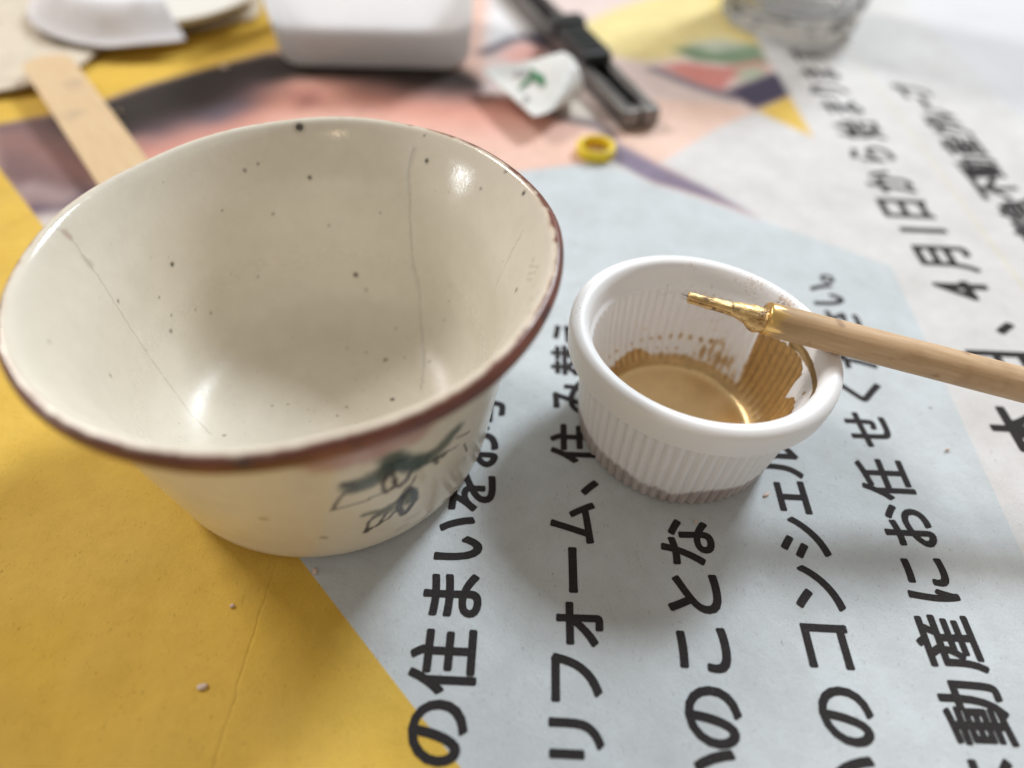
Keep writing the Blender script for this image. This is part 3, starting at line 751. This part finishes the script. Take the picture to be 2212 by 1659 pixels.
gnz = mg.math('ADD', mg.math('MULTIPLY', mg.noise(900, 4, 0.65, co), 0.4), mg.math('MULTIPLY', strk, 0.6))
flk = mg.math('MAXIMUM', mg.remap(mg.noise(420, 3, 0.6, co), 0.56, 0.66), mg.remap(strk, 0.40, 0.30))
mg.set('col', mg.mix(mg.math('MULTIPLY', flk, 0.85), mg.mix(mg.remap(gnz, 0.35, 0.65), (0.42, 0.265, 0.105), (0.76, 0.545, 0.265)), (0.13, 0.07, 0.035)))
mg.set('metal', mg.remap(flk, 0, 1, 0.95, 0.35))
mg.set('rough', mg.remap(gnz, 0.35, 0.65, 0.60, 0.40)); mg.set('normal', mg.bump(gnz, 0.00030, 0.9))
# flattened, cracked hair collar then the stiff hair tuft
Lt = T0 - TT
cts = T0 + 0.6 - np.array([0, .02, .06, .10, .15, .2, .26, .32, .38, .44, .48]) * Lt
cra = np.array([2.95, 2.85, 2.6, 2.55, 2.75, 2.6, 2.2, 1.9, 1.7, 1.55, 1.4]); crb = np.array([3.1, 2.8, 2.5, 2.6, 2.6, 2.3, 2.0, 1.75, 1.6, 1.5, 1.4])
cen = [(0, -0.1), (0, -.35), (0, -.8), (0, -.9), (0, -.8), (0, -.55), (0, -.25), (0, 0), (0, .1), (0, .1), (0, .1)]
tsf = np.linspace(0, 1, 46); s0 = np.linspace(0, 1, len(cts))
ip = lambda a: np.interp(tsf, s0, a)
V, F = tube_mesh('collar', ip(cts), ip(cra), ip(crb), list(zip(ip([c[0] for c in cen]), ip([c[1] for c in cen]))), 56, 0.13, 13, True, 1.9)
obj('collar', mesh_np('collar', V - root, F), mg.m, brush)
def tuft(c0, c1, ra, rb, seed, side, up, name='hair_tuft'):
    q = np.linspace(0, 1, 44)
    V, F = tube_mesh(name, c0 + (c1 - c0) * q, ra[0] + (ra[1] - ra[0]) * q, rb[0] + (rb[1] - rb[0]) * q,
                     [(side * (1 - 0.4 * k), up[0] + (up[1] - up[0]) * k) for k in q], 36, 0.15, seed, True, 1.3)
    obj(name, mesh_np(name, V - root, F), mg.m, brush)
c_ = T0 - 0.38 * Lt
tuft(c_, TT, (1.35, 0.85), (0.95, 0.62), 21, 0.1, (0.55, 0.75))
tuft(c_, TT + 0.35, (1.3, 0.75), (0.95, 0.55), 29, -0.25, (-0.55, -0.55))
mhair = simple('dark_brush_hair', (0.05, 0.035, 0.025), 0.5)
for k in range(11):
    q = np.linspace(0, 1, 8); d1, d2 = rng.uniform(-0.6, 0.6), rng.uniform(-0.4, 0.9)
    V, F = tube_mesh('hair', TT + 1.0 - (1.4 + rng.uniform(0, 1.9)) * q, np.full(8, .045) * (1.1 - q), np.full(8, .045) * (1.1 - q), [(d1 * (0.6 + 0.5 * k_), d2 * (0.6 + 0.7 * k_)) for k_ in q], 6)
    obj('hair', mesh_np('hair', V - root, F), mhair, brush)

# ------------------------------------------------------------------ yellow ring
def lathe(name, prof, n=64):
    P = np.asarray(prof, float); a = np.linspace(0, 2 * math.pi, n, endpoint=False)
    V = np.stack([P[:, 0:1] * np.cos(a), P[:, 0:1] * np.sin(a), np.repeat(P[:, 1:2], n, 1)], -1).reshape(-1, 3)
    return V, grid_faces(len(P), n, True)
ringp = [(5.3, 0.5), (5.3, 3.6), (5.7, 4.1), (6.3, 4.3), (6.9, 4.1), (7.3, 3.5), (7.4, 2.0), (7.3, 0.6), (6.9, 0.1), (5.7, 0.1), (5.3, 0.5)]
V, F = lathe('ring', catmull(ringp, 40))
rc = at((1287, 322), 2.0)
yr = obj('plastic_ring', mesh_np('plastic_ring', V, F), simple('yellow_plastic', (0.78, 0.58, 0.015), 0.35, 0.04, 300), None, (rc[0], rc[1], 0.0))
tag(yr, 'small bright yellow plastic ring lying on the newspaper', 'ring')

# ------------------------------------------------------------------ utility knife
kt = at((1382, 262), 3.0); kf = at((1150, 0), 6.0)
kd = (kf - kt)[:2]; kd /= np.linalg.norm(kd)
ka = math.atan2(kd[1], kd[0])
knife = thing('utility_knife', 'slim snap-off utility knife with steel sheath and black slider', 'knife', (kt[0], kt[1], 0.2))
knife.rotation_euler = (0, 0, ka)
steel = Mat('worn_grey_steel', metal=0.85, rough=0.36)
nzz = steel.n('ShaderNodeTexNoise', {'Vector': steel.scaled(0.1, 1, 1), 'Scale': 900, 'Detail': 4, 'Roughness': 0.6})
steel.set('col', steel.mix(steel.remap(nzz, 0.3, 0.7), (0.13, 0.118, 0.11), (0.24, 0.225, 0.215))); steel.set('rough', steel.remap(nzz, 0.3, 0.7, 0.28, 0.45))
blk = simple('black_knife_plastic', (0.014, 0.015, 0.017), 0.42, 0.2, 600)
dark = simple('dark_slot_metal', (0.010, 0.010, 0.011), 0.5, 0.2, 500)
def kbox(name, mat, x0, x1, y0, y1, z0, z1, bev=0.5):
    bm = bmesh.new(); add_box(bm, x0, x1, y0, y1, z0, z1); return bm_obj(name, bm, mat, knife, bevel=bev)
# folded steel channel: floor, two side walls, two in-turned lips leaving a slot, crimped nose
kbox('sheath_floor', steel.m, 0, 160, -7.6, 7.6, 0.0, 1.2)
kbox('sheath_side', steel.m, 0, 160, 6.5, 7.7, 1.0, 7.2)
kbox('sheath_side', steel.m, 0, 160, -7.7, -6.5, 1.0, 7.2)
kbox('sheath_lip', steel.m, 4, 160, 3.4, 7.6, 6.3, 7.3)
kbox('sheath_lip', steel.m, 4, 160, -7.6, -3.4, 6.3, 7.3)
kbox('blade_carrier', dark, 3, 158, -6.3, 6.3, 1.6, 4.2)
nose = kbox('nose_clip', steel.m, -1.2, 4.6, -7.9, -0.5, 0.6, 7.9, 0.9)
kbox('nose_clip', steel.m, -1.2, 4.6, 0.5, 7.9, 0.6, 7.9, 0.9)
sl = kbox('slider', blk, 42, 78, -6.6, 6.6, 5.6, 12.2, 1.6)
kbox('slider_stop', blk, 74, 83, -7.8, 7.8, 5.4, 14.2, 1.4)
for k in range(6):
    kbox('slider_grip', blk, 45.5 + k * 4.2, 47.3 + k * 4.2, -5.4, 5.4, 12.0, 12.9, 0.3)

# ------------------------------------------------------------------ white sachet with a green mark
c1_, c2_ = at((1040, 138), 11.0), at((1152, 255), 8.0)
mid = (c1_ + c2_) / 2; ev = (c2_ - c1_)[:2]; wid = np.linalg.norm(ev); ev /= wid
pv = np.array([-ev[1], ev[0]]); 
if pv[0] < 0: pv = -pv
nu, nv = 44, 34; V = np.zeros((2, nv, nu, 3))
for j, v_ in enumerate(np.linspace(0, 1, nv)):
    sv = float(sstep(0.08, 1.0, np.array(v_)))
    w_ = wid / 2 * (1 - sv) + 12.0 * sv; t_ = 0.4 + 8.6 * sv ** 0.8; zc_ = 8.6 + 0.6 * sv
    for i, a_ in enumerate(np.linspace(math.pi, 0, nu)):
        xy = mid[:2] + ev * math.cos(a_) * w_ + pv * v_ * 28
        h_ = abs(math.sin(a_)) ** (0.55 + 0.45 * sv)
        V[0, j, i] = (*xy, zc_ + t_ * h_); V[1, j, i] = (*xy, max(0.4, zc_ - t_ * h_))
V[0, ..., 2] += (fbm(V[0], 9, 77, 2) - 0.5) * 0.9
F = np.vstack([grid_faces(nv, nu), grid_faces(nv, nu)[:, ::-1] + nu * nv])
def rim(a, b): return np.stack([a[:-1], b[:-1], b[1:], a[1:]], 1)
id0 = np.arange(nu * nv).reshape(nv, nu); id1 = id0 + nu * nv
F = np.vstack([F, rim(id0[0], id1[0]), rim(id0[-1], id1[-1])[:, ::-1], rim(id0[:, 0], id1[:, 0])[:, ::-1], rim(id0[:, -1], id1[:, -1])])
so = (mid[0], mid[1], 0)
sachet = thing('glue_tube', 'crimped end of a white tube with a green mark beside the knife', 'tube', so)
obj('pouch', mesh_np('pouch', V.reshape(-1, 3) - so, F), simple('white_foil_film', (0.70, 0.70, 0.68), 0.34, 0.05, 500), sachet)
# printed mark: arched green leaf and grey smudges, laid on the pouch top
top_xyz = V[0].reshape(-1, 3); tpx = proj(top_xyz)
def on_top(q):
    d = ((tpx - np.array(q)) ** 2).sum(1); k = d.argsort()[:4]; wv = 1 / (d[k] + 1); return (top_xyz[k] * wv[:, None]).sum(0) / wv.sum()
def mark(name, pts, mat):
    bm = bmesh.new(); c = np.mean(pts, 0)
    rings = [[on_top(c + (np.array(q) - c) * s) + [0, 0, 0.6] for q in pts] for s in (1.0, 0.66, 0.33)]
    vs_ = [[bm.verts.new(p - so) for p in r] for r in rings]; cv = bm.verts.new(on_top(c) + [0, 0, 0.6] - np.array(so))
    n = len(pts)
    for a, b in zip(vs_[:-1], vs_[1:]):
        for i in range(n): bm.faces.new((a[i], a[(i + 1) % n], b[(i + 1) % n], b[i]))
    for i in range(n): bm.faces.new((vs_[-1][i], vs_[-1][(i + 1) % n], cv))
    bm_obj(name, bm, mat, sachet, smooth=True)
green = simple('green_print', (0.020, 0.17, 0.055), 0.4, 0.1, 400)
greyp = simple('grey_print', (0.36, 0.36, 0.36), 0.4, 0.1, 400)
mark('printed_mark', [(1140, 150), (1158, 148), (1172, 162), (1179, 186), (1172, 190), (1162, 172), (1150, 176), (1132, 190), (1118, 198), (1130, 178), (1148, 164)], green)
mark('printed_mark', [(1106, 156), (1138, 152), (1140, 164), (1114, 168)], greyp)
mark('printed_mark', [(1132, 208), (1144, 212), (1140, 224), (1130, 220)], greyp)

# ------------------------------------------------------------------ white plastic tub
def rrect(w_, d_, r, n=8):
    pts = []
    for cx, cy, a0 in ((w_/2 - r, d_/2 - r, 0), (-w_/2 + r, d_/2 - r, 90), (-w_/2 + r, -d_/2 + r, 180), (w_/2 - r, -d_/2 + r, 270)):
        for k in range(n + 1):
            a = math.radians(a0 + 90 * k / n); pts.append((cx + r * math.cos(a), cy + r * math.sin(a)))
    return np.array(pts)
fl, fr = at((596, 140), 2.0), at((1014, 148), 2.0)
tw = np.linalg.norm((fr - fl)[:2]); tang = math.atan2(fr[1] - fl[1], fr[0] - fl[0])
tm = (fl + fr) / 2; nd = np.array([-math.sin(tang), math.cos(tang)])
TD = 66.0
tc_ = tm[:2] + nd * (TD / 2)
rows = []
for z, off in ((0.4, -5.0), (0.5, -3.4), (1.2, -1.6), (2.8, -0.5), (5, 0), (24, 1.8), (40, 3.4), (41.2, 5.6), (42.4, 5.6), (42.4, 2.8), (41, 1.6), (24, 0.2), (6, -1.8), (3, -3.2), (2.2, -6)):
    rows.append(np.c_[rrect(tw + 2 * off, TD + 2 * off, 12 + off * 0.6), np.full(36, z)])
V = np.vstack(rows); n = 36
F = [list(f) for f in grid_faces(len(rows), n, True)] + [list(range(n))[::-1], list(range((len(rows) - 1) * n, len(rows) * n))]
mtub_ = Mat('frosted_white_plastic', rough=0.4)
tz = mtub_.noise(120, 4); tcol = mtub_.mix(mtub_.remap(tz, 0.3, 0.7), (0.91, 0.912, 0.918), (0.93, 0.932, 0.935))
mtub_.set('col', tcol)
trn = mtub_.n('ShaderNodeBsdfTranslucent', {'Color': tcol})
mxs = mtub_.n('ShaderNodeMixShader', {0: 0.75, 1: mtub_.b.outputs[0], 2: trn})
mtub_.nt.links.new(mxs, mtub_.nt.nodes['Material Output'].inputs['Surface'])
mtub = mtub_.m
tub = thing('plastic_tub', 'frosted white rectangular plastic tub with rounded corners behind the bowl', 'tub', (tc_[0], tc_[1], 0)); tub.rotation_euler = (0, 0, tang)
obj('tub_wall', mesh_np('tub_wall', V, F), mtub, tub)
# unseen milky water, kept in the tub for the waterline brightness it gives
V2 = np.vstack([np.c_[rrect(tw - 1.2, TD - 1.2, 11), np.full(36, 18.0)]])
obj('unseen_milky_water', mesh_np('unseen_milky_water', V2, [list(range(36))]), simple('unseen_milky_water', (0.6, 0.62, 0.64), 0.1, 0.02, 60), tub)

# ------------------------------------------------------------------ glass tumbler
gf = at((1722, 92), 0.5); gl_, gr_ = at((1552, 25), 6.0), at((1886, 45), 6.0)
GR = 34.0
gc = np.array([gf[0] + 1.0, gf[1] + GR - 6.0])
go = [(0, 1.2), (22, 1.2), (27, 0.0), (30, 0.3), (32.5, 1.6), (34, 4.5), (34.5, 8), (35.2, 14), (36.8, 30), (40.5, 70), (42, 86), (42, 88), (40.6, 88.2)]
gi = [(39.6, 87), (38.6, 70), (34.8, 30), (33.0, 17), (31.5, 13.5), (27, 11.6), (0, 11.0)]
gp_ = catmull(go + gi, 120); gp_[0, 0] = gp_[-1, 0] = 0.02
n = 240; a = np.linspace(0, 2 * math.pi, n, endpoint=False)
Rg, Tg = np.meshgrid(gp_[:, 0], a, indexing='ij'); Zg = np.repeat(gp_[:, 1][:, None], n, 1)
outer = np.zeros_like(Rg, bool); outer[:int(np.argmax(gp_[:, 1]))] = True
Rg = Rg + outer * (1 - sstep(4, 10, Zg)) * sstep(24, 31, Rg) * 1.3 * (np.abs(np.cos(9 * Tg)) - 0.6) * 1.2
V = np.stack([Rg * np.cos(Tg), Rg * np.sin(Tg), Zg], -1).reshape(-1, 3)
mgl = Mat('clear_glass', col=(0.97, 0.98, 0.985), rough=0.02, trans=1.0, ior=1.5)
gz = mgl.noise(60, 2); mgl.set('rough', mgl.remap(gz, 0.3, 0.7, 0.0, 0.04))
glass = thing('glass_tumbler', 'clear glass tumbler with fluted thick base standing on the newspaper', 'glass', (gc[0], gc[1], 0.35))
obj('glass_wall', mesh_np('glass_wall', V, grid_faces(len(gp_), n, True)), mgl.m, glass)

# ------------------------------------------------------------------ tissue, dish, paper, wooden spatula
def fan_sheet(outline, hfun, thick, rings=26, n=220):
    """thin sheet over a star-shaped outline (mm), draped by hfun"""
    G = np.asarray(outline, float); G = np.vstack([G, G[:1]])
    s_ = np.r_[0, np.cumsum(np.linalg.norm(np.diff(G, axis=0), axis=1))]; u = np.linspace(0, s_[-1], n, endpoint=False)
    E_ = np.stack([np.interp(u, s_, G[:, k]) for k in (0, 1)], 1); c = E_.mean(0)
    for _ in range(3): E_ = (np.roll(E_, 1, 0) + 2 * E_ + np.roll(E_, -1, 0)) / 4
    f = np.linspace(0.001, 1, rings)[:, None, None]
    XY = c + (E_ - c)[None] * f
    h = hfun(XY[..., 0].ravel(), XY[..., 1].ravel())
    topv = np.c_[XY.reshape(-1, 2), h + thick]; bot = np.c_[XY.reshape(-1, 2), h]
    V = np.vstack([topv, bot]); k = rings * n
    gf_ = grid_faces(rings, n, True)
    o_ = np.arange((rings - 1) * n, rings * n); o2 = np.roll(o_, -1)
    return V, np.vstack([gf_, gf_[:, ::-1] + k, np.stack([o_, o2, o2 + k, o_ + k], 1)])
fold3 = lambda x, y, s, sd_: fbm(np.stack([x, y, 0 * x], -1), s, sd_, 3)
tis_px = [(-140, 232), (0, 215), (70, 203), (110, 196), (168, 163), (205, 135), (240, 106), (330, 92), (430, 76), (520, 56), (562, 46), (570, -20), (400, -100), (-140, -120)]
tish = lambda x, y: 0.5 + 5.0 * np.clip(fold3(x, y, 34, 101) - 0.22, 0, 1) + 1.2 * fold3(x, y, 9, 103)
V, F = fan_sheet(gp(tis_px), tish, 0.8, 60, 420)
mti = simple('beige_tissue', (0.60, 0.52, 0.41), 0.85, 0.10, 140, 0.0005)
to = (V[:, 0].mean(), V[:, 1].mean(), 0)
tag(obj('folded_tissue', mesh_np('folded_tissue', V - to, F), mti, None, to), 'crumpled beige tissue under the white dish and wooden spatula', 'tissue')
# dish
DR = 50.0; dcen = np.array([-180.0, 346.0]); dz = 4.2
dp = [(0, 0), (28, 0), (30, 1.0), (39, 3.0), (46, 8), (49.5, 13), (50, 14), (49.4, 14.6), (47.9, 13.4), (44, 9.2), (37, 5.2), (28, 3.4), (0, 3.0)]
dp = [(r, z * 0.55) for r, z in dp]
dprof_ = catmull(dp, 70); dprof_[0, 0] = dprof_[-1, 0] = 0.02
V, F = lathe('dish', dprof_, 120)
dish = obj('white_dish', mesh_np('white_dish', V, F), simple('cream_porcelain', (0.76, 0.73, 0.67), 0.25, 0.03, 90), None, (dcen[0], dcen[1], dz))
tag(dish, 'shallow white dish standing on the beige tissue', 'dish')
# white paper laid over the left part of the dish, cut straight on its right side
ca_, cb_ = at((440, 70), dz + 15)[:2], at((345, -10), dz + 15)[:2]
ed_ = (cb_ - ca_) / np.linalg.norm(cb_ - ca_); en_ = np.array([-ed_[1], ed_[0]])
if en_ @ (np.array([-290.0, 330.0]) - ca_) < 0: en_ = -en_
aa = np.linspace(0, 2 * math.pi, 300, endpoint=False)
circ = dcen + (DR + 7.5) * np.stack([np.cos(aa), np.sin(aa)], 1)
sdc = (circ - ca_) @ en_
circ = circ - np.minimum(sdc, 0)[:, None] * en_
def ph(x, y):
    r = np.hypot(x - dcen[0], y - dcen[1])
    return dz + 14.2 - 12.6 * sstep(DR * 0.80, DR + 9, r) + 3.2 * (fold3(x, y, 26, 131) - 0.4) * sstep(4, 30, r)
V, F = fan_sheet(circ, ph, 0.35, 40, 260)
po = (V[:, 0].mean(), V[:, 1].mean(), V[:, 2].min())
tag(obj('white_paper_scrap', mesh_np('white_paper_scrap', V - po, F), simple('thin_white_paper', (0.74, 0.72, 0.745), 0.7, 0.03, 100), None, po), 'smooth white paper scrap laid over the shallow dish', 'paper')
# wooden spatula (flat stick) leaning on the tissue
e1 = (at((45, 142), 6.5) + at((152, 128), 6.5)) / 2
e2 = (at((205, 388), 1.0) + at((308, 344), 1.0)) / 2
dirs = (e2 - e1) / np.linalg.norm(e2 - e1)
LS = 150.0; hw = 9.0
slope = -6.4 / LS
out = []
for t_ in np.linspace(0, 1, 60):
    s_ = t_ * LS; edge = min(s_, LS - s_)
    out.append((s_, hw if edge > hw * 0.9 else hw * math.sqrt(max(0.0, 1 - (1 - edge / (hw * 0.9)) ** 2)) * 0.9 + 0.9))
bm = bmesh.new(); tops = []; bots = []
for s_, h_ in out:
    z = 7.3 * (1 - s_ / LS) + 0.2 + 0.5 * math.sin(s_ / LS * math.pi)
    tops.append([bm.verts.new((s_, y_, z + 1.7)) for y_ in np.linspace(-h_, h_, 7)]); bots.append([bm.verts.new((s_, y_, z)) for y_ in np.linspace(-h_, h_, 7)])
for i in range(len(out) - 1):
    for j in range(6):
        bm.faces.new((tops[i][j], tops[i + 1][j], tops[i + 1][j + 1], tops[i][j + 1])); bm.faces.new((bots[i][j + 1], bots[i + 1][j + 1], bots[i + 1][j], bots[i][j]))
    bm.faces.new((tops[i][0], bots[i][0], bots[i + 1][0], tops[i + 1][0])); bm.faces.new((tops[i][6], tops[i + 1][6], bots[i + 1][6], bots[i][6]))
for r_, s_ in ((0, 1), (-1, -1)):
    for j in range(6): bm.faces.new((tops[r_][j], tops[r_][j + 1], bots[r_][j + 1], bots[r_][j]))
mw = Mat('pale_birch_wood', rough=0.6, spec=0.25)
co = mw.scaled(0.06, 1, 1)
g1 = mw.n('ShaderNodeTexNoise', {'Vector': co, 'Scale': 900, 'Detail': 4, 'Roughness': 0.6}); g2 = mw.noise(60, 3)
wd = mw.mix(mw.remap(g1, 0.3, 0.7), (0.66, 0.485, 0.29), (0.58, 0.40, 0.22))
mw.set('col', mw.mix(mw.remap(g2, 0.60, 0.72, 0, 0.5), wd, (0.36, 0.27, 0.20))); mw.set('normal', mw.bump(g1, 0.00008, 0.5))
spat = bm_obj('wooden_spatula', bm, mw.m, None, (e1[0], e1[1], 0.0))
spat.rotation_euler = (0, 0, math.atan2(dirs[1], dirs[0]))
tag(spat, 'flat pale wooden spatula stick leaning off the tissue behind the bowl', 'spatula')

# ------------------------------------------------------------------ crumbs
mcr = simple('pale_putty_crumb', (0.66, 0.52, 0.44), 0.7, 0.15, 900)
mcd = simple('brown_crumb', (0.22, 0.15, 0.11), 0.7, 0.2, 900)
def crumb(px, py, sx_, sy_, sz_, rot, mat, label, seed):
    bm = bmesh.new(); bmesh.ops.create_icosphere(bm, subdivisions=3, radius=1.0)
    for v_ in bm.verts:
        p_ = np.array(v_.co); k = 1 + 0.5 * (float(fbm(p_[None] * 3 + seed * 9, 2.0, seed, 2)[0]) - 0.5)
        v_.co = Vector((p_[0] * sx_ * k, p_[1] * sy_ * k, p_[2] * sz_ * k + sz_ * 0.95))
    c = at((px, py))
    o = bm_obj('crumb', bm, mat, None, (c[0], c[1], float(paper_h(np.array([c[0]]), np.array([c[1]]))[0])), smooth=True)
    o.rotation_euler = (0, 0, rot); tag(o, label, 'crumb', 'crumbs on the newspaper')
crumb(1655, 1069, 0.95, 0.38, 0.30, 0.6, mcr, 'pale pink seed-shaped crumb in front of the ribbed cup', 1)
crumb(436, 1483, 0.95, 0.55, 0.40, 0.2, mcr, 'largest pale crumb lying on the yellow print', 2)
crumb(502, 1309, 0.45, 0.38, 0.36, 0.5, mcr, 'tiny round pale crumb on the yellow print nearer the bowl', 3)
crumb(681, 1236, 0.45, 0.75, 0.55, 0.1, mcr, 'small upright crumb just in front of the bowl foot', 4)
crumb(2046, 972, 0.45, 0.40, 0.45, 0.0, mcr, 'small two-toned crumb beside the blue print edge under the brush', 5)
crumb(1503, 1128, 0.42, 0.36, 0.30, 0.3, mcr, 'tiny pale crumb lying on a black printed letter', 6)
crumb(2010, 880, 0.22, 0.20, 0.16, 0.3, mcd, 'tiny brown crumb beneath the brush handle', 7)
crumb(487, 150, 1.5, 1.2, 1.0, 0.3, mcr, 'pale crumb on the dark printed hair beside the tub', 8)
crumb(258, 246, 1.2, 1.0, 0.8, 0.3, mcd, 'brown crumb on the dark printed hair beside the spatula', 9)
